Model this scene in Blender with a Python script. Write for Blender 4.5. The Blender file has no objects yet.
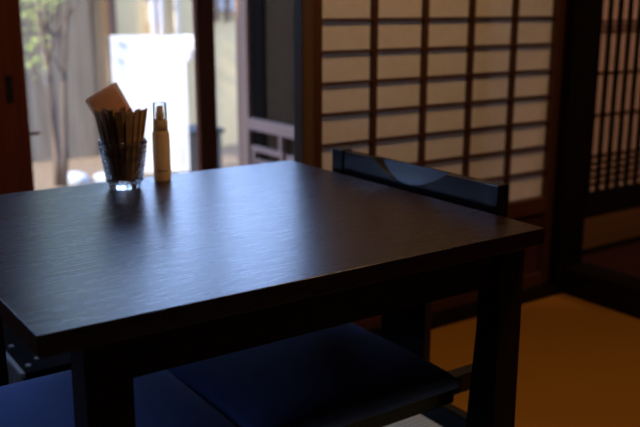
import bpy, bmesh, math, random
from mathutils import Vector, Matrix
random.seed(7)
SC = bpy.context.scene
COL = SC.collection
PI = math.pi

# ------------------------------------------------------------------ materials
def new_mat(name):
    m = bpy.data.materials.new(name); m.use_nodes = True
    nt = m.node_tree
    return m, nt, nt.nodes['Principled BSDF'], nt.nodes['Material Output']

def N(nt, kind, **kw):
    n = nt.nodes.new(kind)
    for k, v in kw.items():
        if k in n.inputs: n.inputs[k].default_value = v
        else: setattr(n, k, v)
    return n

def coords(nt, scale=(1, 1, 1), rot=(0, 0, 0), src='Object'):
    tc = N(nt, 'ShaderNodeTexCoord'); mp = N(nt, 'ShaderNodeMapping')
    mp.inputs['Scale'].default_value = scale; mp.inputs['Rotation'].default_value = rot
    nt.links.new(tc.outputs[src], mp.inputs['Vector'])
    return mp.outputs['Vector']

def ramp(nt, fac, stops):
    r = N(nt, 'ShaderNodeValToRGB')
    e = r.color_ramp.elements
    e[0].position, e[0].color = stops[0][0], (*stops[0][1], 1)
    e[1].position, e[1].color = stops[-1][0], (*stops[-1][1], 1)
    for p, c in stops[1:-1]:
        x = e.new(p); x.color = (*c, 1)
    nt.links.new(fac, r.inputs['Fac'])
    return r.outputs['Color']

def bump(nt, b, height, strength=.3, dist=.002):
    bp = N(nt, 'ShaderNodeBump'); bp.inputs['Strength'].default_value = strength
    bp.inputs['Distance'].default_value = dist
    nt.links.new(height, bp.inputs['Height']); nt.links.new(bp.outputs['Normal'], b.inputs['Normal'])

def wood(name, c0, c1, rough=.45, axis='Z', fine=60, spec=.4, bs=.25):
    m, nt, b, o = new_mat(name)
    s = {'X': (1.2, fine, fine), 'Y': (fine, 1.2, fine), 'Z': (fine, fine, 1.2)}[axis]
    v = coords(nt, s)
    n = N(nt, 'ShaderNodeTexNoise', Scale=1.0, Detail=6.0, Roughness=.6)
    nt.links.new(v, n.inputs['Vector'])
    nt.links.new(ramp(nt, n.outputs['Fac'], [(.3, c0), (.7, c1)]), b.inputs['Base Color'])
    b.inputs['Roughness'].default_value = rough
    b.inputs['Specular IOR Level'].default_value = spec
    bump(nt, b, n.outputs['Fac'], bs, .001)
    return m

def mottled(name, c0, c1, scale=12, rough=.8, bs=.2, spec=.3, dist=.004):
    m, nt, b, o = new_mat(name)
    n = N(nt, 'ShaderNodeTexNoise', Scale=scale, Detail=6.0, Roughness=.6)
    nt.links.new(coords(nt), n.inputs['Vector'])
    nt.links.new(ramp(nt, n.outputs['Fac'], [(.3, c0), (.7, c1)]), b.inputs['Base Color'])
    b.inputs['Roughness'].default_value = rough
    b.inputs['Specular IOR Level'].default_value = spec
    bump(nt, b, n.outputs['Fac'], bs, dist)
    return m

M = {}
M['table'] = None
def table_mat():
    m, nt, b, o = new_mat('table_wood')
    v = coords(nt, (22, 190, 60))
    n = N(nt, 'ShaderNodeTexNoise', Scale=1.0, Detail=8.0, Roughness=.65)
    nt.links.new(v, n.inputs['Vector'])
    v2 = coords(nt, (3.2, 17, 8))
    n2 = N(nt, 'ShaderNodeTexNoise', Scale=1.0, Detail=5.0, Roughness=.6, Distortion=.8)
    nt.links.new(v2, n2.inputs['Vector'])
    nt.links.new(ramp(nt, n.outputs['Fac'], [(.3, (.011, .0032, .0018)), (.7, (.024, .008, .0045))]), b.inputs['Base Color'])
    rr = N(nt, 'ShaderNodeMapRange'); rr.inputs['To Min'].default_value = .20; rr.inputs['To Max'].default_value = .38
    nt.links.new(n.outputs['Fac'], rr.inputs['Value']); nt.links.new(rr.outputs['Result'], b.inputs['Roughness'])
    b.inputs['Specular IOR Level'].default_value = .85
    ad = N(nt, 'ShaderNodeMath', operation='MULTIPLY_ADD'); ad.inputs[1].default_value = 1.6
    nt.links.new(n2.outputs['Fac'], ad.inputs[0]); nt.links.new(n.outputs['Fac'], ad.inputs[2])
    bump(nt, b, ad.outputs[0], .3, .0011)
    return m
M['table'] = table_mat()
M['table_v'] = wood('table_wood_upright', (.012, .005, .003), (.024, .010, .006), .6, 'Z', 70, .12)
M['table_h'] = wood('table_wood_rail', (.012, .005, .003), (.024, .010, .006), .6, 'X', 70, .12)
M['lacquer'] = wood('black_lacquered_wood', (.006, .0055, .006), (.012, .011, .012), .24, 'Y', 50, .36, .05)
M['door'] = wood('red_brown_door_wood', (.13, .028, .009), (.21, .05, .017), .55, 'Z', 45, .1)
M['doorh'] = wood('red_brown_door_rail', (.13, .028, .009), (.21, .05, .017), .45, 'X', 45)
M['shoji'] = wood('shoji_frame_wood', (.045, .014, .005), (.08, .027, .010), .5, 'Z', 50)
M['shojih'] = wood('shoji_rail_wood', (.045, .014, .005), (.08, .027, .010), .5, 'X', 50)
M['postwood'] = wood('brown_post_wood', (.07, .036, .020), (.115, .06, .034), .55, 'Z', 40)
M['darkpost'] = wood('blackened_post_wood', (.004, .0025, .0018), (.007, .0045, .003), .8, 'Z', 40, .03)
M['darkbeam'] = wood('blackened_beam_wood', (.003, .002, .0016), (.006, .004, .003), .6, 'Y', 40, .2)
M['koshi'] = wood('dark_koshi_board', (.034, .008, .0045), (.058, .015, .0075), .5, 'X', 30)
M['weather'] = wood('weathered_pink_grey_wood', (.22, .125, .08), (.35, .21, .145), .8, 'Z', 40, .05, .5)
M['weatherh'] = wood('weathered_rail_wood', (.25, .15, .11), (.34, .21, .16), .8, 'Y', 40, .05, .5)
M['fence'] = wood('grey_fence_board', (.15, .115, .08), (.28, .22, .16), .85, 'Z', 22, .2, .6)
M['kick'] = wood('brown_kick_board', (.10, .046, .016), (.15, .07, .028), .6, 'X', 25)
M['hallfloor'] = wood('dark_red_hall_floor', (.022, .005, .003), (.038, .009, .005), .5, 'X', 30)
M['engawa'] = wood('engawa_floor_boards', (.10, .05, .025), (.17, .085, .045), .4, 'X', 25)
M['ceil'] = wood('ceiling_boards', (.10, .055, .03), (.16, .09, .05), .7, 'Y', 20)
M['wallplaster'] = mottled('earthen_wall_plaster', (.13, .085, .055), (.18, .12, .08), 30, .9)
M['darkpanel'] = mottled('dark_brown_wall_panel', (.036, .020, .010), (.055, .033, .018), 18, .9, .2, .03)
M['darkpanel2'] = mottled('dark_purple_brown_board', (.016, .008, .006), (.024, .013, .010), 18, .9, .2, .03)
M['cream'] = mottled('cream_plaster', (.57, .41, .205), (.68, .50, .255), 5, .95, .15)
M['ground'] = mottled('pale_garden_gravel', (.15, .10, .06), (.25, .175, .11), 25, .95, .6, .2, .02)
M['stone'] = mottled('pale_garden_stone', (.40, .42, .46), (.55, .57, .62), 9, .6, .4, .4, .01)
M['concrete'] = mottled('grey_concrete', (.11, .098, .085), (.16, .145, .128), 14, .9)
M['slate'] = mottled('dark_slate_lid', (.05, .055, .05), (.09, .095, .09), 14, .8)
M['bark'] = wood('grey_brown_bark', (.09, .062, .045), (.20, .15, .12), .9, 'Z', 40, .2, .7)
M['pipe'] = mottled('grey_painted_pipe', (.40, .36, .31), (.48, .43, .37), 5, .5, .05)
M['glyph'] = mottled('dark_printed_ink', (.03, .015, .01), (.04, .02, .012), 5, .6, 0)
M['dark'] = mottled('black_recess', (.008, .006, .005), (.012, .009, .008), 10, .7, .05)
M['crate'] = mottled('black_crate', (.006, .005, .005), (.010, .009, .008), 10, .9, .1, .03)
M['grey'] = mottled('grey_crate_side', (.42, .38, .34), (.58, .53, .48), 20, .7)
M['stud'] = mottled('pale_stud', (.75, .62, .54), (.85, .72, .62), 20, .5)
M['heri'] = mottled('black_mat_border', (.012, .012, .016), (.02, .02, .026), 90, .9)
M['brass'] = mottled('dark_brass', (.2, .13, .05), (.28, .18, .07), 20, .4)

def fabric(name, c0, c1, scale=420):
    m, nt, b, o = new_mat(name)
    v = coords(nt)
    n = N(nt, 'ShaderNodeTexNoise', Scale=float(scale), Detail=3.0)
    n2 = N(nt, 'ShaderNodeTexNoise', Scale=9.0, Detail=3.0)
    nt.links.new(v, n.inputs['Vector']); nt.links.new(v, n2.inputs['Vector'])
    mx = N(nt, 'ShaderNodeMath', operation='ADD'); nt.links.new(n.outputs['Fac'], mx.inputs[0]); nt.links.new(n2.outputs['Fac'], mx.inputs[1])
    hf = N(nt, 'ShaderNodeMath', operation='MULTIPLY'); hf.inputs[1].default_value = .5; nt.links.new(mx.outputs[0], hf.inputs[0])
    nt.links.new(ramp(nt, hf.outputs[0], [(.35, c0), (.65, c1)]), b.inputs['Base Color'])
    b.inputs['Roughness'].default_value = .95; b.inputs['Specular IOR Level'].default_value = .15
    b.inputs['Sheen Weight'].default_value = .15; b.inputs['Sheen Roughness'].default_value = .5
    bump(nt, b, n.outputs['Fac'], .4, .0008)
    return m
M['indigo'] = fabric('indigo_cushion_fabric', (.062, .105, .30), (.10, .16, .42))

def tatami(name, c0, c1, direction='Y', scale=90):
    m, nt, b, o = new_mat(name)
    w = N(nt, 'ShaderNodeTexWave', wave_type='BANDS', bands_direction=direction, Scale=float(scale), Distortion=.15)
    w.inputs['Detail'].default_value = 2.0
    n = N(nt, 'ShaderNodeTexNoise', Scale=7.0, Detail=5.0)
    v = coords(nt); nt.links.new(v, w.inputs['Vector']); nt.links.new(v, n.inputs['Vector'])
    ad = N(nt, 'ShaderNodeMath', operation='MULTIPLY_ADD'); ad.inputs[1].default_value = .6
    nt.links.new(w.outputs['Fac'], ad.inputs[0])
    h = N(nt, 'ShaderNodeMath', operation='MULTIPLY'); h.inputs[1].default_value = .4; nt.links.new(n.outputs['Fac'], h.inputs[0])
    nt.links.new(h.outputs[0], ad.inputs[2])
    nt.links.new(ramp(nt, ad.outputs[0], [(.2, c0), (.75, c1)]), b.inputs['Base Color'])
    b.inputs['Roughness'].default_value = .75; b.inputs['Specular IOR Level'].default_value = .25
    bump(nt, b, w.outputs['Fac'], .5, .0015)
    return m
M['mat_gold'] = tatami('golden_rush_matting', (.38, .165, .013), (.46, .205, .018), 'Y', 140)
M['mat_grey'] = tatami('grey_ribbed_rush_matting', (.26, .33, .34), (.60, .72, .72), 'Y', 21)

def paper(name, c, trans=.35):
    m, nt, b, o = new_mat(name)
    d = N(nt, 'ShaderNodeBsdfDiffuse'); t = N(nt, 'ShaderNodeBsdfTranslucent'); mx = N(nt, 'ShaderNodeMixShader')
    n = N(nt, 'ShaderNodeTexNoise', Scale=40.0, Detail=5.0); nt.links.new(coords(nt), n.inputs['Vector'])
    cc = ramp(nt, n.outputs['Fac'], [(.3, tuple(x * .93 for x in c)), (.7, c)])
    nt.links.new(cc, d.inputs['Color']); nt.links.new(cc, t.inputs['Color'])
    mx.inputs[0].default_value = trans
    nt.links.new(d.outputs[0], mx.inputs[1]); nt.links.new(t.outputs[0], mx.inputs[2])
    nt.links.new(mx.outputs[0], o.inputs['Surface'])
    return m
M['paper'] = paper('shoji_paper', (.80, .74, .64), .25)
M['paperpink'] = paper('aged_pinkish_paper', (.72, .56, .48), .2)
M['cloth'] = paper('white_cloth', (.92, .92, .92), .3)
M['leaf'] = paper('pale_green_leaf', (.38, .42, .15), .45)
M['kraft'] = paper('kraft_paper', (.95, .52, .27), .5)
M['sleeve'] = mottled('brown_paper_sleeve', (.25, .15, .085), (.44, .28, .165), 60, .8)
M['plastic'] = paper('cream_plastic', (.95, .68, .38), .46)

def pane(name, refl=.5):
    m, nt, b, o = new_mat(name)
    t = N(nt, 'ShaderNodeBsdfTransparent'); g = N(nt, 'ShaderNodeBsdfGlossy'); mx = N(nt, 'ShaderNodeMixShader')
    g.inputs['Roughness'].default_value = .02
    f = N(nt, 'ShaderNodeFresnel'); f.inputs['IOR'].default_value = 1.28
    t.inputs['Color'].default_value = (.96, .975, .97, 1)
    nt.links.new(f.outputs[0], mx.inputs[0])
    nt.links.new(t.outputs[0], mx.inputs[1]); nt.links.new(g.outputs[0], mx.inputs[2])
    nt.links.new(mx.outputs[0], o.inputs['Surface'])
    return m
M['pane'] = pane('window_glass')
def glass(name, col=(1, 1, 1), ior=1.47):
    m, nt, b, o = new_mat(name)
    b.inputs['Base Color'].default_value = (*col, 1); b.inputs['Transmission Weight'].default_value = 1
    b.inputs['Roughness'].default_value = 0.02; b.inputs['IOR'].default_value = ior
    return m
M['glass'] = glass('tumbler_glass')
M['clearcap'] = pane('clear_plastic')

# ------------------------------------------------------------------ mesh builder
class MB:
    def __init__(s): s.bm = bmesh.new()
    def box(s, x0, x1, y0, y1, z0, z1, bev=0, seg=2):
        r = bmesh.ops.create_cube(s.bm, size=1)
        vs = r['verts']
        for v in vs:
            v.co = Vector((x0 + (v.co.x + .5) * (x1 - x0), y0 + (v.co.y + .5) * (y1 - y0), z0 + (v.co.z + .5) * (z1 - z0)))
        if bev:
            es = {e for v in vs for e in v.link_edges}
            r = bmesh.ops.bevel(s.bm, geom=list(es), offset=bev, segments=seg, profile=.6, affect='EDGES')
        return s
    def obox(s, size, mat, bev=0):
        r = bmesh.ops.create_cube(s.bm, size=1); vs = r['verts']
        for v in vs: v.co = Vector((v.co.x * size[0], v.co.y * size[1], v.co.z * size[2]))
        if bev:
            es = {e for v in vs for e in v.link_edges}
            r = bmesh.ops.bevel(s.bm, geom=list(es), offset=bev, segments=2, affect='EDGES')
            vs = list({v for f in r['faces'] for v in f.verts} | {v for v in vs if v.is_valid})
        for v in vs: v.co = mat @ v.co
        return s
    def hexa(s, pts):      # 4 bottom + 4 top points, same order
        v = [s.bm.verts.new(p) for p in pts]
        for f in ((3, 2, 1, 0), (4, 5, 6, 7), (0, 1, 5, 4), (1, 2, 6, 5), (2, 3, 7, 6), (3, 0, 4, 7)):
            s.bm.faces.new([v[i] for i in f])
        return s
    def cyl(s, p0, p1, r0, r1=None, n=16):
        return s.tube([p0, p1], [r0, r0 if r1 is None else r1], n)
    def tube(s, pts, rad, n=10):
        pts = [Vector(p) for p in pts]; rings = []
        for i, p in enumerate(pts):
            d = (pts[min(i + 1, len(pts) - 1)] - pts[max(i - 1, 0)]).normalized()
            a = d.orthogonal().normalized() if i == 0 else (pa - d * pa.dot(d)).normalized()
            pa = a; b = d.cross(a)
            r = rad[i] if isinstance(rad, (list, tuple)) else rad
            rings.append([s.bm.verts.new(p + a * (r * math.cos(2 * PI * k / n)) + b * (r * math.sin(2 * PI * k / n))) for k in range(n)])
        for A, B in zip(rings, rings[1:]):
            for k in range(n): s.bm.faces.new((A[k], A[(k + 1) % n], B[(k + 1) % n], B[k]))
        s.bm.faces.new(rings[0][::-1]); s.bm.faces.new(rings[-1])
        return s
    def lathe(s, prof, n=40, fn=None):   # prof: list of (r,z); closes at r==0
        rings = []
        for i, (r, z) in enumerate(prof):
            if r < 1e-6: rings.append([s.bm.verts.new((0, 0, z))])
            else:
                ring = []
                for k in range(n):
                    a = 2 * PI * k / n
                    rr = r + (fn(i, a) if fn else 0)
                    ring.append(s.bm.verts.new((rr * math.cos(a), rr * math.sin(a), z)))
                rings.append(ring)
        for A, B in zip(rings, rings[1:]):
            for k in range(n):
                k2 = (k + 1) % n
                if len(A) == 1 and len(B) == 1: continue
                if len(A) == 1: s.bm.faces.new((A[0], B[k2], B[k]))
                elif len(B) == 1: s.bm.faces.new((A[k], A[k2], B[0]))
                else: s.bm.faces.new((A[k], A[k2], B[k2], B[k]))
        return s
    def build(s, name, mat, parent=None, smooth=False, loc=None):
        bmesh.ops.recalc_face_normals(s.bm, faces=s.bm.faces)
        off = Vector(loc) if loc is not None else (Vector(parent.location) if parent and parent.get('_w') else Vector())
        if off.length:
            bmesh.ops.translate(s.bm, verts=s.bm.verts, vec=-off)
        me = bpy.data.meshes.new(name); s.bm.to_mesh(me); s.bm.free()
        if smooth:
            for p in me.polygons: p.use_smooth = True
        me.materials.append(mat)
        o = bpy.data.objects.new(name, me); COL.objects.link(o)
        if parent: o.parent = parent
        elif loc is not None: o.location = loc
        return o

def tag(o, label=None, cat=None, group=None, kind=None):
    if label: o['label'] = label
    if cat: o['category'] = cat
    if group: o['group'] = group
    if kind: o['kind'] = kind
    return o
def thing(name, loc, label, cat, group=None, kind=None, world=True):
    o = bpy.data.objects.new(name, None); o.empty_display_size = .05
    COL.objects.link(o); o.location = loc
    if world: o['_w'] = 1           # parts are given in room coordinates
    return tag(o, label, cat, group, kind)
def copy_tree(o, parent=None):
    c = o.copy(); COL.objects.link(c)
    if parent: c.parent = parent
    for ch in [x for x in bpy.data.objects if x.parent == o]: copy_tree(ch, c)
    return c
def bx(name, mat, parent, *dims, bev=0, seg=2, loc=None):
    return MB().box(*dims, bev=bev, seg=seg).build(name, mat, parent, loc=loc)
def struct(name, mat, *dims, bev=0):
    return tag(bx(name, mat, None, *dims, bev=bev), kind='structure')

# ------------------------------------------------------------------ camera (eye 1.05 m, 13.6 degrees down)
H = 1.05
R = Matrix(((0.82181507, 0.13439094, -0.55367776), (-0.56975432, 0.19384582, -0.7986262), (0, 0.97178335, 0.23587524)))
cam = bpy.data.cameras.new('camera'); co = bpy.data.objects.new('camera', cam); COL.objects.link(co)
co.matrix_world = Matrix.Translation((0, 0, H)) @ R.to_4x4()
cam.sensor_width = 36; cam.lens = 859 / 640 * 36
cam.clip_start = .05
cam.dof.use_dof = True; cam.dof.focus_distance = 1.42; cam.dof.aperture_fstop = 3.4
SC.camera = co

# ------------------------------------------------------------------ room shell
YW = 2.055          # shoji line
YD = 3.0            # garden door line
struct('floor', M['darkbeam'], -2.2, 2.49, -2.4, YW + .06, -.12, -.03)
struct('floor.001', M['engawa'], -2.2, 2.05, YW + .06, YD + .06, -.12, -.01)
struct('floor.002', M['hallfloor'], 2.62, 5.2, -2.4, 2.45, -.12, 0)
struct('ceiling', M['ceil'], -2.4, 5.4, -2.6, YD + .1, 2.45, 2.53)
struct('wall_left', M['wallplaster'], -2.32, -2.2, -2.5, YD + .1, -.12, 2.45)
struct('wall_back', M['wallplaster'], -2.2, 5.2, -2.52, -2.4, -.12, 2.45)
struct('wall_right', M['wallplaster'], 5.2, 5.32, -2.5, 2.5, -.12, 2.45)
# garden side wall: board wall left of the door, transom above it
struct('wall_garden', M['darkpost'], .30, .68, YD - .02, YD + .06, -.12, 2.45)
struct('wall_garden.002', M['wallplaster'], -2.2, -1.90, YD - .02, YD + .06, -.12, 2.45)
struct('wall_garden.003', M['wallplaster'], -1.90, .30, YD - .02, YD + .06, 1.93, 2.45)
struct('trim_3', M['doorh'], -1.90, .30, YD - .06, YD + .08, 1.83, 1.93)
struct('trim_4', M['doorh'], -1.90, .30, YD - .06, YD + .10, -.01, .05)
struct('wall_garden.001', M['wallplaster'], .68, 2.05, YD - .02, YD + .06, 1.93, 2.45)
struct('trim_1', M['doorh'], .60, 2.05, YD - .06, YD + .08, 1.83, 1.93)          # lintel
struct('trim_2', M['doorh'], .60, 2.05, YD - .06, YD + .10, -.01, .05)           # sill
struct('wall_engawa', M['wallplaster'], 2.05, 2.13, YW + .06, YD + .06, -.12, 2.45)
# above and beyond the shoji
struct('wall_shoji', M['wallplaster'], 1.376, 2.453, YW - .02, YW + .06, 1.84, 2.45)
struct('trim_5', M['shojih'], 1.376, 2.453, YW - .04, YW + .06, 1.77, 1.84)
struct('trim_6', M['darkbeam'], 1.376, 2.453, YW - .055, YW + .06, -.03, .035)
struct('trim_7', M['postwood'], 1.334, 1.374, YW - .045, YW + .002, -.03, 2.45, bev=.004)
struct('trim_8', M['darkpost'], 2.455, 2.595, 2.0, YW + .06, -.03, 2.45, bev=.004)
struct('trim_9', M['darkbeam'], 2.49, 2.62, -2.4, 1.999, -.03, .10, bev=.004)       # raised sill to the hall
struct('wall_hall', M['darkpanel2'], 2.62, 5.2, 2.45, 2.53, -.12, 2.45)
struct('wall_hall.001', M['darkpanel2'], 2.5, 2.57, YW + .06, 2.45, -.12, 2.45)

# tatami
def mat_thing(x0, x1, y0, y1, m, label, edges):
    t = thing('tatami_mat', ((x0 + x1) / 2, (y0 + y1) / 2, -.03), label, 'floor mat')
    bx('mat_surface', m, t, x0, x1, y0, y1, -.03, 0, bev=.003)
    for e in edges:
        xx = (x0, x0 + .034) if e == 'l' else (x1 - .034, x1)
        bx('border', M['heri'], t, xx[0], xx[1], y0 + .0005, y1 - .0005, -.028, .0012)
    return t
mat_thing(1.462, 2.489, .10, 1.998, M['mat_gold'], 'golden brown woven mat filling the floor at right between table and dark hall sill', 'l')
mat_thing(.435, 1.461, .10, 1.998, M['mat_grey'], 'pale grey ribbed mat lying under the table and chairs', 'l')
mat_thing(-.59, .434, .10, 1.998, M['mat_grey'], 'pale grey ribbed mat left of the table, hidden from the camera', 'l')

# ------------------------------------------------------------------ shoji screen
t = thing('shoji_screen', (1.93, YW, .035), 'sliding paper screen with brown wooden grid behind the black chair', 'paper screen')
z0, z1 = .036, 1.768
bx('stile', M['shoji'], t, 1.378, 1.421, YW - .018, YW + .014, z0, z1, bev=.002)
bx('stile', M['shoji'], t, 2.416, 2.453, YW - .018, YW + .014, z0, z1, bev=.002)
bx('top_rail', M['shojih'], t, 1.421, 2.416, YW - .018, YW + .014, 1.725, z1, bev=.002)
bx('middle_rail', M['shojih'], t, 1.421, 2.416, YW - .018, YW + .014, .315, .372, bev=.002)
bx('bottom_rail', M['shojih'], t, 1.421, 2.416, YW - .018, YW + .014, z0, .085, bev=.002)
bx('kickboard', M['koshi'], t, 1.421, 2.416, YW - .004, YW + .006, .085, .315)
bx('paper', M['paper'], t, 1.421, 2.416, YW + .0085, YW + .0095, .372, 1.725)
for x in (1.6205, 1.821, 2.020, 2.220):
    bx('upright_bar', M['shoji'], t, x - .0085, x + .0085, YW - .009, YW + .008, .372, 1.725)
k = 0; z = .4655
while z < 1.72:
    bx('crossbar', M['shojih'], t, 1.421, 2.416, YW - .008, YW + .008, z - .0042, z + .0042)
    z += .0905

# ------------------------------------------------------------------ lattice door in the hall
YL = 2.30
t = thing('lattice_door', (3.32, YL, 0), 'dark sliding lattice door with narrow slats over paper, beyond the black post', 'lattice door')
L0, L1 = 2.868, 3.77
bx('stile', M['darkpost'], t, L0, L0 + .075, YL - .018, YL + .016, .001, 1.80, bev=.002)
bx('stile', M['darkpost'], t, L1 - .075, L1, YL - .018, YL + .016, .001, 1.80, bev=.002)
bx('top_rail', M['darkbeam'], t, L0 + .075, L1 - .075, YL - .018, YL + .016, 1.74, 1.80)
bx('middle_rail', M['darkbeam'], t, L0 + .075, L1 - .075, YL - .018, YL + .016, .175, .272)
bx('bottom_rail', M['darkbeam'], t, L0 + .075, L1 - .075, YL - .018, YL + .016, .001, .021)
bx('kickboard', M['kick'], t, L0 + .075, L1 - .075, YL - .006, YL + .006, .021, .175)
bx('paper', M['paperpink'], t, L0 + .075, L1 - .075, YL + .009, YL + .010, .272, 1.74)
x = L0 + .075 + .043
while x < L1 - .08:
    bx('slat', M['darkpost'], t, x - .009, x + .009, YL - .006, YL + .004, .272, 1.74)
    x += .0655
for z in (.305, .335, .365, .395, .425, .60, .775, .945, .965, .985, 1.25, 1.5):
    bx('crossbar', M['weatherh'] if False else M['shojih'], t, L0 + .075, L1 - .075, YL + .001, YL + .0085, z - .004, z + .004)

# ------------------------------------------------------------------ garden doors
def glass_door(name, xa, xb, xc, xd, y, zk=.20):
    # stiles xa-xb and xc-xd
    t = thing(name, ((xa + xd) / 2, y, .05), None, None, kind='structure')
    bx('stile', M['door'], t, xa, xb, y - .018, y + .018, .051, 1.828, bev=.002)
    bx('stile', M['door'], t, xc, xd, y - .018, y + .018, .051, 1.828, bev=.002)
    bx('top_rail', M['doorh'], t, xb, xc, y - .018, y + .018, 1.765, 1.828, bev=.002)
    if zk > .2:  # raised kickboard, shaped to keep low daylight out of the chair rail's reflection
        bx('kickboard', M['koshi'], t, xb, xc, y - .006, y + .006, .20, zk - .06)
        bx('middle_rail', M['doorh'], t, xb, xc, y - .018, y + .018, zk - .06, zk, bev=.002)
    bx('bottom_rail', M['doorh'], t, xb, xc, y - .018, y + .018, .051, .20, bev=.002)
    bx('pane', M['pane'], t, xb, xc, y - .002, y + .002, zk, 1.765)
    return t
d1 = glass_door('door_1', .78, .846, 1.490, 1.562, YD - .03)
d2 = glass_door('door_2', 1.521, 1.566, 1.985, 2.045, YD + .025)
d3 = glass_door('door_3', -1.89, -1.82, -.58, -.51, YD - .03, 1.05)  # unseen doors admitting daylight from the left
d4 = glass_door('door_4', -.58, -.51, .22, .29, YD + .025, 1.05)
bx('latch', M['brass'], d1, .846, .878, YD - .046, YD - .034, .618, .628)
struct('trim_10', M['door'], .66, .78, YD - .06, YD + .01, .05, 1.83, bev=.003)      # door jamb
pull = bx('finger_pull', M['dark'], None, .775, .797, YD - .0645, YD - .0595, .735, .825, bev=.001)
tag(pull, kind='structure'); pull.name = 'trim_12'
# weathered railing in the engawa
t = thing('wooden_railing', (2.275, 3.5, -.2), 'weathered pale wooden railing before the dark brown outer wall, between door stile and paper screen', 'railing')
def rail_part(name, y0, y1, za, zb, w=.03):
    bx(name, M['weatherh'], t, 2.290 - w / 2, 2.290 + w / 2, y0, y1, za, zb, bev=.003)
rail_part('top_rail', 3.16, 3.945, .410, .468, .036)
for y in (3.905, 3.18): rail_part('post', y - .014, y + .014, -.199, .41 if y < 3.5 else .299, .03)
rail_part('baluster', 3.628, 3.656, .325, .41, .024)
rail_part('lower_rail', 3.615, 3.93, .299, .325, .026)
rail_part('lower_rail', 3.20, 3.585, .295, .320, .026)
rail_part('baluster', 3.555, 3.585, -.199, .295, .026)
rail_part('baluster', 3.615, 3.643, -.199, .299, .026)
rail_part('cross_rail', 3.643, 3.89, .235, .258, .022)
t = thing('outer_wall_stub', (2.35, 3.55, -.2), 'dark brown boarded wall outside the glass door, behind the pale railing', 'wall')
bx('wall_panel', M['darkpanel'], t, 2.325, 2.42, 3.12, 3.97, -.199, 1.16)
bx('black_post', M['darkpost'], t, 2.312, 2.325, 3.842, 3.97, -.199, 1.16)
bx('edge_board', M['darkpanel2'], t, 2.316, 2.325, 3.14, 3.548, -.199, 1.16)
bx('weathered_post', M['weather'], t, 2.288, 2.355, 3.972, 4.09, -.199, 1.16, bev=.004)

# ------------------------------------------------------------------ table
AX, AY, BX_, CY = .2747, .9985, 1.186, 1.847
ZT = .66
t = thing('dining_table', ((AX + BX_) / 2, (AY + CY) / 2, 0), 'dark brown wooden table with glossy grained top reflecting the garden door', 'table')
bx('tabletop', M['table'], t, AX, BX_, AY, CY, ZT - .0305, ZT, bev=.0013, seg=3)
yl = 1.045
LEGS = ((.345, .412, yl, yl + .052), (1.116, 1.175, 1.034, 1.076), (.345, .412, CY - .10, CY - .045), (1.116, 1.175, CY - .10, CY - .045))
bx('apron', M['table_h'], t, .412, 1.116, yl + .004, yl + .026, .55, ZT - .0305)
bx('apron', M['table_h'], t, .412, 1.116, CY - .075, CY - .053, .55, ZT - .0305)
bx('cross_rail', M['table_h'], t, .58, .61, yl + .026, CY - .075, .57, ZT - .0305)
bx('apron', M['table_h'], t, 1.135, 1.157, 1.076, CY - .10, .55, ZT - .0305)
for i, (xa, xb, ya, yb) in enumerate(LEGS):
    zt = ZT - .0305
    g = .022        # legs deepen a little towards the floor
    far = i < 2
    if i == 1: g = .05
    pts = [(xa, ya - (0 if far else g), .0015), (xb, ya - (0 if far else g), .0015), (xb, yb + (g if far else 0), .0015), (xa, yb + (g if far else 0), .0015),
           (xa, ya, zt), (xb, ya, zt), (xb, yb, zt), (xa, yb, zt)]
    MB().hexa(pts).build('leg', M['table_v'], t)

# ------------------------------------------------------------------ chair with the carved low back (right of the table)
def cushion(x0, x1, y0, y1, z0, z1, crown=.012, n=18):
    mb = MB(); bm = mb.bm
    def prof(u):
        return 1 - abs(2 * u - 1) ** 6
    top = []; bot = []
    for i in range(n + 1):
        r1 = []; r2 = []
        for j in range(n + 1):
            u, v = i / n, j / n
            uu = .5 - .5 * math.cos(PI * u); vv = .5 - .5 * math.cos(PI * v)
            e = min(1, (prof(uu) * prof(vv)) ** .35)
            z = z0 + (z1 - z0 - crown) * (.35 + .65 * e) + crown * math.sin(PI * uu) ** .6 * math.sin(PI * vv) ** .6
            X, Y = x0 + uu * (x1 - x0), y0 + vv * (y1 - y0)
            r1.append(bm.verts.new((X, Y, z))); r2.append(bm.verts.new((X, Y, z0)))
        top.append(r1); bot.append(r2)
    for i in range(n):
        for j in range(n):
            bm.faces.new((top[i][j], top[i + 1][j], top[i + 1][j + 1], top[i][j + 1]))
            bm.faces.new((bot[i][j], bot[i][j + 1], bot[i + 1][j + 1], bot[i + 1][j]))
    for i in range(n):
        for a, b in (((i, 0), (i + 1, 0)), ((i + 1, n), (i, n))):
            bm.faces.new((top[a[0]][a[1]], bot[a[0]][a[1]], bot[b[0]][b[1]], top[b[0]][b[1]]))
        for a, b in (((0, i + 1), (0, i)), ((n, i), (n, i + 1))):
            bm.faces.new((top[a[0]][a[1]], bot[a[0]][a[1]], bot[b[0]][b[1]], top[b[0]][b[1]]))
    return mb

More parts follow.
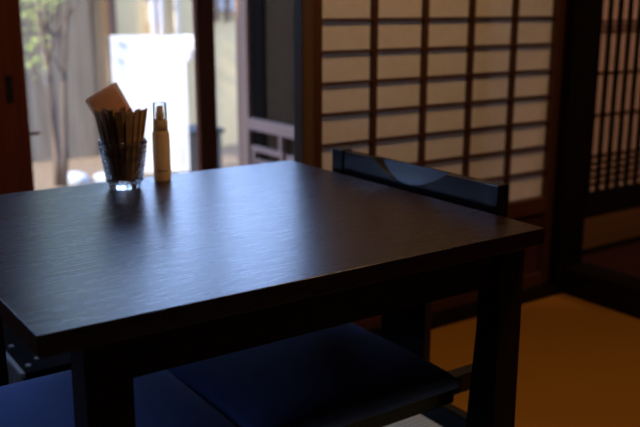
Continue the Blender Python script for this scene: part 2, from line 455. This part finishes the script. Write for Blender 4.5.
def carved_rail(x0, x1, y0, y1, za, zb):
    # plank along Y with a shallow dished hollow carved from the top edge of its -X face
    mb = MB(); bm = mb.bm
    ny, nz = 200, 44
    yc, hw, dep = 1.412, .120, .041
    F = []
    for i in range(ny + 1):
        y = y0 + (y1 - y0) * i / ny; row = []
        for j in range(nz + 1):
            z = za + (zb - za) * (j / nz)
            q = 1 - ((y - yc) / hw) ** 2
            bot = zb - dep * q if q > 0 else 9
            d = (z - (zb - dep)) * .58 if z >= bot else 0
            row.append(bm.verts.new((x0 + min(d, x1 - x0 - .003), y, z)))
        F.append(row)
    Bk = [[bm.verts.new((x1, y0 + (y1 - y0) * i / ny, z)) for z in (za, zb)] for i in range(ny + 1)]
    for i in range(ny):
        for j in range(nz):
            bm.faces.new((F[i][j], F[i][j + 1], F[i + 1][j + 1], F[i + 1][j]))
        bm.faces.new((Bk[i][0], Bk[i + 1][0], Bk[i + 1][1], Bk[i][1]))
        bm.faces.new((F[i][nz], Bk[i][1], Bk[i + 1][1], F[i + 1][nz]))
        bm.faces.new((F[i][0], F[i + 1][0], Bk[i + 1][0], Bk[i][0]))
    for i in (0, ny):
        bm.faces.new(F[i] + [Bk[i][1], Bk[i][0]])
    return mb

t = thing('dining_chair', (.95, 1.405, 0), 'low black chair with carved back rail and indigo seat, pushed under the table\'s right side', 'chair')
cushion(.648, 1.088, 1.102, 1.69, .335, .383, .006).build('seat_cushion', M['indigo'], t, smooth=True)
bx('seat_frame', M['lacquer'], t, .66, 1.088, 1.112, 1.68, .300, .335, bev=.004)
for ya in (1.142, 1.645):
    bx('side_rail', M['lacquer'], t, 1.05, 1.215, ya, ya + .034, .295, .333, bev=.003)
carved_rail(1.212, 1.2375, 1.181, 1.655, .615, .708).build('top_rail', M['lacquer'], t)
for ya in (1.137, 1.648):
    bx('back_post', M['lacquer'], t, 1.208, 1.238, ya, ya + .044, .0015, .711, bev=.003)
bx('back_splat', M['lacquer'], t, 1.216, 1.236, 1.345, 1.50, .19, .62, bev=.003)
bx('lower_rail', M['lacquer'], t, 1.214, 1.240, 1.181, 1.648, .14, .19, bev=.003)
for ya in (1.118, 1.638):
    bx('front_leg', M['lacquer'], t, .67, .706, ya, ya + .036, .0015, .300, bev=.003)
for ya in (1.142, 1.645):
    bx('stretcher', M['lacquer'], t, .706, 1.208, ya + .006, ya + .026, .10, .13, bev=.003)

# stool on the left
t = thing('cushioned_stool', (.40, 1.335, 0), 'stool with flat indigo cushion under the table\'s near left corner', 'stool')
cushion(.165, .641, 1.13, 1.545, .335, .383, .006).build('seat_cushion', M['indigo'], t, smooth=True)
bx('seat_frame', M['lacquer'], t, .175, .632, 1.14, 1.535, .300, .335, bev=.004)
for xa in (.182, .59):
    for ya in (1.147, 1.492):
        bx('leg', M['lacquer'], t, xa, xa + .036, ya, ya + .036, .0015, .300, bev=.003)
for ya in (1.155, 1.50): bx('stretcher', M['lacquer'], t, .218, .59, ya, ya + .02, .10, .13, bev=.003)

# low black crate on the floor, left beyond the table
t = thing('storage_crate', (.72, 2.4, 0), 'low black crate with pale studs and grey ribbed side, on the floor beyond the stool', 'crate')
z0 = .0008
cb = bx('body', M['crate'], t, .482, .95, 1.89, 2.92, z0, .227, bev=.004)
bx('rim', M['grey'], t, .473, .484, 1.88, 2.925, .220, .233, bev=.002)
for k in range(28):
    y = 1.895 + k * .036
    bx('rib', M['grey'], t, .474, .482, y, y + .020, z0 + .01, .22, bev=.002)
for (x, y) in ((.505, 1.93), (.535, 1.96), (.505, 2.07), (.545, 2.10), (.60, 1.97), (.51, 2.20), (.56, 2.24)):
    MB().cyl((x, y, .224), (x, y, .2305), .0075, .006, 12).build('stud', M['stud'], t).parent = cb

# ------------------------------------------------------------------ things on the table
GX, GY = .700, 1.760
t = thing('glass_tumbler', (GX, GY, ZT + .0005), 'faceted clear glass tumbler holding brown paper-sleeved sticks', 'glass', world=False)
rb, rt, hg = .0345, .0515, .106
prof = [(0, 0), (rb - .004, 0), (rb, .003), (rb + .0005, .012)]
nz = 54; fl = {}
for i in range(nz + 1):
    u = i / nz; z = .014 + (hg - .016) * u
    r = rb + .0005 + (rt - rb - .001) * (z / hg)
    fl[len(prof)] = (z, u); prof.append((r, z))
prof += [(rt - .0004, hg), (rt - .0022, hg)]
for i in range(9):
    u = 1 - i / 8; z = .016 + (hg - .018) * u
    prof.append((rb - .0035 + (rt - rb + .001) * ((z) / hg), z))
prof += [(rb - .009, .0135), (0, .013)]
def hob(i, a):
    if i not in fl: return 0
    z, u = fl[i]
    row = math.floor(u * 9)
    s = abs(math.sin(PI * u * 9)); c = abs(math.cos(a * 13 + (row % 2) * PI / 2))
    return .0030 * s * (.45 + .55 * c)
MB().lathe(prof, 156, hob).build('tumbler_body', M['glass'], t, smooth=True)

def sleeve_mesh(L, w, th):
    mb = MB(); a, b, q = w * .42, w * .68, th / 2
    mb.hexa([(-a, -q, 0), (a, -q, 0), (a, q, 0), (-a, q, 0), (-b, -q, L), (b, -q, L), (b, q, L - .004), (-b, q, L - .004)])
    bmesh.ops.bevel(mb.bm, geom=list(mb.bm.edges), offset=.0011, segments=2, affect='EDGES')
    return mb
cam_r = Vector((.82181507, -.56975432, 0)).normalized(); cam_f = Vector((.57, .82, 0)).normalized()
# each stick stands on the glass bottom and leans to the rim
k = 0
ring = []
for nn, rad in ((1, 0), (6, .0098), (13, .019), (19, .027)):
    for i in range(nn): ring.append((2 * PI * (i + .5) / nn + rad * 40, rad))
for (a, rad) in ring:
    L = .157 + random.uniform(-.004, .006)
    rad2 = rad * 2.02
    if rad > .015 and (math.cos(a) * cam_f.x + math.sin(a) * cam_f.y) * rad > .0125: continue
    p0 = Vector((math.cos(a) * rad, math.sin(a) * rad, .0165))
    p1 = Vector((math.cos(a + .05) * rad2, math.sin(a + .05) * rad2, .0165 + L))
    d = (p1 - p0).normalized()
    rot = Vector((0, 0, 1)).rotation_difference(d).to_matrix().to_4x4() @ Matrix.Rotation(a + PI / 2, 4, 'Z')
    o = sleeve_mesh(L, random.uniform(.0088, .0100), .0056).build('paper_stick', M['sleeve'], None)
    o.matrix_world = Matrix.Translation(Vector((GX, GY, ZT + .0005)) + p0) @ rot
    tag(o, 'thin brown paper-sleeved stick standing in the faceted glass tumbler', 'stick', 'paper-sleeved sticks in the glass tumbler')

# kraft napkins, folded squares standing on a corner behind the sticks
def napkin(dx, df, z, yaw, roll, size, label, mat):
    th = .0016
    mb = MB()
    w2, h2 = size / 2, .060
    g = [[mb.bm.verts.new((-w2 + size * i / 8, -.004 * (1 - (i / 4 - 1) ** 2), -h2 + 2 * h2 * j / 8)) for j in range(9)] for i in range(9)]
    for i in range(8):
        for j in range(8): mb.bm.faces.new((g[i][j], g[i + 1][j], g[i + 1][j + 1], g[i][j + 1]))
    o = mb.build('paper_napkin', mat, None)
    base = Matrix((( cam_r.x, cam_f.x, 0), (cam_r.y, cam_f.y, 0), (0, 0, 1))).to_4x4()
    c = Vector((GX, GY, ZT)) + cam_r * dx + cam_f * df; c.z = ZT + z
    o.matrix_world = Matrix.Translation(c) @ base @ Matrix.Rotation(yaw, 4, 'Z') @ Matrix.Rotation(-.13, 4, 'X') @ Matrix.Rotation(roll, 4, 'Y')
    tag(o, label, 'napkin', 'kraft napkins in the glass')
napkin(-.019, .028, .158, .0, math.radians(-29), .074, 'tan paper napkin in front, its corner highest above the sticks', M['kraft'])
napkin(-.0245, .0325, .155, .0, math.radians(-31), .074, 'tan paper napkin just behind the front napkin, its corner showing at left', M['kraft'])

# spray bottle
t = thing('spray_bottle', (.803, 1.790, ZT + .0005), 'small cream spray bottle with clear cap beside the tumbler', 'bottle', world=False)
MB().lathe([(0, 0), (.0175, 0), (.0192, .0015), (.0196, .004), (.0196, .106), (.0190, .110), (.0172, .1125), (.0165, .114), (0, .114)], 40).build('body', M['plastic'], t, smooth=True)
MB().lathe([(0, .114), (.0166, .114), (.0166, .1375), (.0158, .1395), (0, .1395)], 40).build('collar', M['plastic'], t, smooth=True)
mb = MB(); mb.lathe([(0, .1395), (.0095, .1395), (.0095, .152), (.0078, .156), (.0072, .168), (.006, .1695), (0, .1695)], 28)
ph = mb.build('pump_head', M['plastic'], t, smooth=True)
MB().cyl((-.0045, -.0062, .162), (-.0062, -.0092, .162), .0016, .0014, 10).build('nozzle', M['plastic'], ph)
MB().lathe([(.0153, .1396), (.0156, .142), (.0152, .1755), (.0144, .1775), (0, .178), (0, .1770), (.0138, .1765), (.0143, .175), (.0147, .142), (.0147, .1396)], 36).build('clear_cap', M['clearcap'], t, smooth=True)
# row of small printed characters low on the body, facing the camera
mb = MB(); ac = math.atan2(-1.79, -.803)
glyphs = ['c', 'r', 'n', 'e', 'n', 'c', 'r', 'v']
for i in range(8):
    a = ac + (i - 3.5) * .16
    def dash(u0, u1, w0, w1):
        p = []
        for rr in (.0196, .0199):
            for (u, w) in ((u0, w0), (u1, w0), (u1, w1), (u0, w1)):
                aa = a + u / .0196; p.append((rr * math.cos(aa), rr * math.sin(aa), .0228 + w))
        mb.hexa(p)
    dash(-.0013, -.0005, 0, .0036)
    if i % 3 != 1: dash(.0005, .0013, 0, .0036)
    if i % 2 == 0: dash(-.0006, .0006, .0028, .0034)
    dash(-.0006, .0006, .0014, .002)
    if i % 4 in (1, 2): dash(-.0006, .0006, 0, .0006)
mb.build('lettering', M['glyph'], t)

# ------------------------------------------------------------------ lamp over the room (out of frame)
LX, LY, LZ = 1.62, .82, 2.0
t = thing('pendant_lamp', (LX, LY, 2.45), 'dark metal pendant lamp hanging from the ceiling above the table, out of view', 'lamp')
MB().cyl((LX, LY, LZ + .12), (LX, LY, 2.45), .004, None, 8).build('cord', M['dark'], t)
mb = MB(); mb.lathe([(.03, .12), (.06, .10), (.15, -.04), (.147, -.04), (.057, .097), (.03, .115)], 40)
bmesh.ops.translate(mb.bm, verts=mb.bm.verts, vec=(LX, LY, LZ)); mb.build('shade', M['dark'], t, smooth=True)
def lamp(name, loc, power, col, rad):
    l = bpy.data.lights.new(name, 'POINT'); l.energy = power; l.color = col; l.shadow_soft_size = rad
    o = bpy.data.objects.new(name, l); COL.objects.link(o); o.location = loc; return o
lamp('lamp_bulb', (LX, LY, LZ - .01), 34, (1, .58, .26), .09)
hl = bpy.data.lights.new('lattice_fill_spot', 'SPOT'); hl.energy = 44; hl.color = (1, .54, .38); hl.spot_size = math.radians(58); hl.spot_blend = .5; hl.shadow_soft_size = .06  # unseen spot added to brighten the lattice door
ho = bpy.data.objects.new('lattice_fill_spot', hl); COL.objects.link(ho); ho.location = (3.6, 1.0, 2.2)
ho.rotation_euler = (Vector((3.25, 2.3, .85)) - Vector((3.6, 1.0, 2.2))).to_track_quat('-Z', 'Y').to_euler()

# ------------------------------------------------------------------ garden
GZ = -.2
tag(bx('ground', M['ground'], None, -14, 11, -8, 14, GZ - .2, GZ), kind='structure')
struct('roof', M['darkbeam'], -3, 5.6, -2.8, 3.75, 2.55, 2.65)
t = thing('board_fence', (1.2, 7.0, GZ), 'weathered grey board fence at the back of the garden behind the tree', 'fence')
mb = MB(); x = -2.0
while x < 2.66:
    w = .135 + random.uniform(-.01, .01)
    mb.box(x, x + w - .006, 7.0 + random.uniform(-.004, .004), 7.025, GZ, 2.3 + random.uniform(-.01, .01), bev=.002, seg=1); x += w
mb.build('board_panel', M['fence'], t)
for z in (.15, 1.3): bx('back_rail', M['fence'], t, -2.0, 2.66, 7.026, 7.07, z, z + .07)
bx('capping', M['fence'], t, -2.0, 2.66, 6.98, 7.08, 2.315, 2.355)

# neighbouring cream building, its wall kept low so open sky reaches the tabletop
t = thing('plaster_wall', (4.3, 7.6, GZ), 'cream plastered garden wall with barred openings, right of the grey fence', 'wall')
bx('wall', M['cream'], t, 2.72, 7.5, 6.9, 7.06, GZ, 1.40)
bx('coping', M['slate'], t, 2.6, 7.6, 6.80, 7.16, 1.40, 1.46)
bx('corner_post', M['postwood'], t, 2.67, 2.735, 6.87, 6.93, GZ, 1.40)
def grille(x0, x1, z0, z1, n, bm_):
    w = bx('window', M['pipe'], t, x0, x1, 6.88, 6.90, z0, z1)
    for i in range(n):
        x = x0 + (x1 - x0) * (i + .5) / n
        o = MB().box(x - .016, x + .016, 6.86, 6.88, z0 - .09, z1 + .05).build('grille_bar', bm_, None, loc=tuple(t.location)); o.location = (0, 0, 0); o.parent = w
        # window objects carry room offsets through their own parent
    return w
w1 = grille(3.02, 3.16, .90, 1.3, 2, M['stud'])
w2 = grille(3.50, 4.15, 1.0, 1.3, 6, M['postwood'])
t2 = MB().cyl((3.27, 6.86, GZ), (3.27, 6.86, 1.39), .026, None, 16).build('downpipe', M['pipe'], None, loc=(3.27, 6.86, GZ))
tag(t2, 'pale grey downpipe running up the cream wall behind the white cloth', 'pipe')

# white cloth hung on a bamboo pole, with its gathered end
t = thing('drying_stand', (2.30, 5.55, GZ), 'bamboo drying pole on two thin posts carrying the white cloth', 'pole')
DIRX = Vector((.86, -.51, 0)).normalized()
ctr = Vector((2.450, 5.46, 0))
def cp(s, z, off=0):
    n = Vector((-DIRX.y, DIRX.x, 0))
    p = ctr + DIRX * s - n * off
    return (p.x, p.y, z)
MB().tube([cp(-.33, .842), cp(.37, .842)], .009, 10).build('pole', M['fence'], t)
for s_ in (-.325, .365): MB().cyl(cp(s_, GZ, -.02), cp(s_, .85, -.02), .010, None, 10).build('post', M['fence'], t)
mb = MB(); bm = mb.bm; nx, nzz = 70, 16
S0, S1 = -.300, .190
rows = []
for i in range(nx + 1):
    u = i / nx; s_ = S0 + (S1 - S0) * u; col = []
    for j in range(nzz + 1):
        v = j / nzz; z = .853 - v * .93
        off = .026 + .005 * math.sin(u * 24) * (.25 + .75 * v) + .004 * math.sin(u * 11 + 1)
        col.append(bm.verts.new(cp(s_, z, off if v > 0 else off + .0)))
    rows.append(col)
for i in range(nx):
    for j in range(nzz): bm.faces.new((rows[i][j], rows[i + 1][j], rows[i + 1][j + 1], rows[i][j + 1]))
bm.faces.ensure_lookup_table()
r = bmesh.ops.solidify(bm, geom=list(bm.faces), thickness=.003)
o = mb.build('hanging_cloth', M['cloth'], None, smooth=True, loc=cp(0, GZ))
tag(o, 'bright white sunlit cloth hanging in the garden behind the tumbler', 'cloth')
for i, (s_, ln, lab) in enumerate(((.215, .16, 'small white cloth hung on the pole right beside the large sheet'), (.262, .115, 'small white cloth in the middle of three at the pole\'s right end'), (.318, .105, 'small white cloth at the far right end of the pole'))):
    mb = MB()
    prof = [(0, -ln), (.014, -ln), (.026, -ln + .03), (.028, -.03), (.025, .004), (.018, .012), (0, .013)]
    mb.lathe(prof, 20, lambda i, a: .003 * math.sin(5 * a))
    o = mb.build('wash_cloth', M['cloth'], None, smooth=True)
    o.location = cp(s_, .842, .043); o.scale = (1, 1, 1)
    tag(o, lab, 'cloth', 'small cloths on the drying pole')

# concrete block with a dark lid
t = thing('concrete_planter', (2.72, 5.45, GZ), 'grey concrete trough with dark lid behind the door stile, right of the white cloth', 'planter')
mb = MB(); mb.box(2.60, 2.90, 5.42, 5.7, GZ, .165, bev=.008); mb.build('trough', M['concrete'], t)
bx('lid', M['slate'], t, 2.58, 2.92, 5.40, 5.72, .165, .195, bev=.005)

# stones
for i, (x, y, s_, lab) in enumerate(((2.02, 5.50, .12, 'large pale stone beside the tumbler\'s left rim, nearest the cloth'), (2.00, 6.02, .10, 'pale stone in the garden behind the other stones'), (2.27, 5.98, .09, 'small pale stone farthest from the tree trunks'), (1.80, 5.40, .05, 'small pale stone nearest the tree trunks'))):
    mb = MB(); bmesh.ops.create_icosphere(mb.bm, subdivisions=3, radius=1)
    rr = random.Random(i)
    ph = [rr.uniform(0, 6) for _ in range(4)]
    for v in mb.bm.verts:
        k = 1 + .10 * math.sin(3 * v.co.x + ph[0]) + .08 * math.sin(4 * v.co.y + ph[1]) + .05 * math.sin(6 * v.co.z + ph[2])
        v.co = Vector((v.co.x * s_ * 1.3 * k, v.co.y * s_ * k, max(v.co.z * s_ * .55 * k, -s_ * .2)))
    o = mb.build('garden_stone', M['stone'], None, smooth=True); o.location = (x, y, GZ + s_ * .2)
    tag(o, lab, 'stone', 'pale stones on the gravel')

# small tree
TY = 5.75
t = thing('garden_tree', (1.80, TY, GZ), 'slender forked tree with pale green leaves seen through the left of the garden door', 'tree')
def px(u, v, y):     # direction helper: room point on the plane y
    d = R @ Vector((u - 320, -(v - 213.5), -859)); k = y / d.y
    return (d.x * k, y, H + d.z * k)
MB().tube([px(59, 186, TY), px(57, 150, TY), px(54, 110, TY), px(50, 75, TY), px(46, 55, TY), px(40, 25, TY), px(36, -25, TY)], [.032, .028, .024, .021, .017, .013, .007], 10).build('trunk', M['bark'], t, smooth=True)
MB().tube([px(66, 187, TY + .05), px(65, 150, TY + .05), px(64, 100, TY + .05), px(65, 55, TY + .05), px(67, 10, TY + .05), px(72, -40, TY + .05)], [.018, .017, .016, .015, .014, .008], 10).build('trunk', M['bark'], t, smooth=True)
for pts, rad in (([(48, 60), (54, 38), (61, 22), (65, 4), (70, -25)], .013), ([(53, 37), (48, 28), (46, 10), (47, -20)], .011), ([(45, 45), (45, 20), (44, -10)], .012),
                 ([(58, 155), (50, 110), (38, 80), (30, 60)], .009), ([(64, 75), (56, 62), (50, 55)], .008), ([(66, 20), (76, 5), (84, -12)], .009), ([(50, 22), (56, 10), (62, -12)], .007)):
    MB().tube([px(a, b, TY - .02) for a, b in pts], [rad * (1 - .12 * i) for i in range(len(pts))], 8).build('branch', M['bark'], t, smooth=True)
mb = MB(); rl = random.Random(3)
clusters = [(34, 15, 16), (32, 42, 14), (38, 66, 12), (52, -2, 10), (68, -6, 12), (30, -15, 16), (60, -25, 22), (36, 0, 10), (84, -16, 10), (45, -35, 25), (70, -45, 25), (0, -60, 40), (40, -80, 40), (85, -90, 38), (-50, -90, 45), (20, -130, 45), (75, -140, 45), (-30, -160, 50), (50, -190, 50), (0, -230, 50), (70, -240, 50), (-60, -220, 50), (100, -215, 45), (30, -290, 50), (90, -290, 45)]
for (u, v, r_) in clusters:  # widest clusters are unseen canopy added to block sky from the tabletop
    for _ in range(26 if r_ < 30 else 260):
        c = Vector(px(u + rl.gauss(0, r_ * .5), v + rl.gauss(0, r_ * .5), TY + (rl.uniform(-.3, .3) if r_ < 30 else rl.uniform(.25, .8))))
        L = rl.uniform(.035, .06) * (1 if r_ < 30 else 1.8); W = L * .42
        m3 = (Matrix.Rotation(rl.uniform(0, 6.28), 3, 'Z') @ Matrix.Rotation(rl.uniform(-1, 1), 3, 'X') @ Matrix.Rotation(rl.uniform(-.8, .8), 3, 'Y'))
        p = [(-L / 2, 0, 0), (-L * .15, W / 2, .004), (L * .2, W * .42, .003), (L / 2, 0, -.004), (L * .2, -W * .42, .003), (-L * .15, -W / 2, .004)]
        mb.bm.faces.new([mb.bm.verts.new(c + m3 @ Vector(q)) for q in p])
mb.build('foliage', M['leaf'], t)

# ------------------------------------------------------------------ daylight
w = bpy.data.worlds.new('sky'); SC.world = w; w.use_nodes = True
nt = w.node_tree; bg = nt.nodes['Background']
tc = nt.nodes.new('ShaderNodeTexCoord'); sx = nt.nodes.new('ShaderNodeSeparateXYZ')
nt.links.new(tc.outputs['Generated'], sx.inputs[0])
cr = ramp(nt, sx.outputs['Z'], [(0, (.56, .70, 1.0)), (.22, (.38, .55, 1.0)), (1, (.28, .46, 1.0))])
nt.links.new(cr, bg.inputs['Color']); bg.inputs['Strength'].default_value = 6.6
sl = bpy.data.lights.new('sun', 'SUN'); sl.energy = 11.0; sl.color = (1, .90, .74); sl.angle = math.radians(1.0)
so = bpy.data.objects.new('sun', sl); COL.objects.link(so)
so.rotation_euler = Vector((.79, .12, -.60)).to_track_quat('-Z', 'Y').to_euler(); so.location = (-6, 4, 8)
pl = bpy.data.lights.new('door_portal', 'AREA'); pl.shape = 'RECTANGLE'; pl.size = 1.2; pl.size_y = 1.7
pl.cycles.is_portal = True
po = bpy.data.objects.new('door_portal', pl); COL.objects.link(po); po.location = (1.44, YD + .07, .95)
po.rotation_euler = (-PI / 2, 0, 0)   # facing into the room

pl2 = bpy.data.lights.new('window_portal', 'AREA'); pl2.shape = 'RECTANGLE'; pl2.size = 2.2; pl2.size_y = 1.75
pl2.cycles.is_portal = True
po2 = bpy.data.objects.new('window_portal', pl2); COL.objects.link(po2); po2.location = (-.80, YD + .07, .95)
po2.rotation_euler = (-PI / 2, 0, 0)
for o in bpy.data.objects:
    if '_w' in o: del o['_w']
vs = SC.view_settings
vs.view_transform = 'Standard'; vs.look = 'None'; vs.exposure = 0; vs.gamma = 1; vs.use_curve_mapping = False
SC.cycles.max_bounces = 10; SC.cycles.transparent_max_bounces = 16
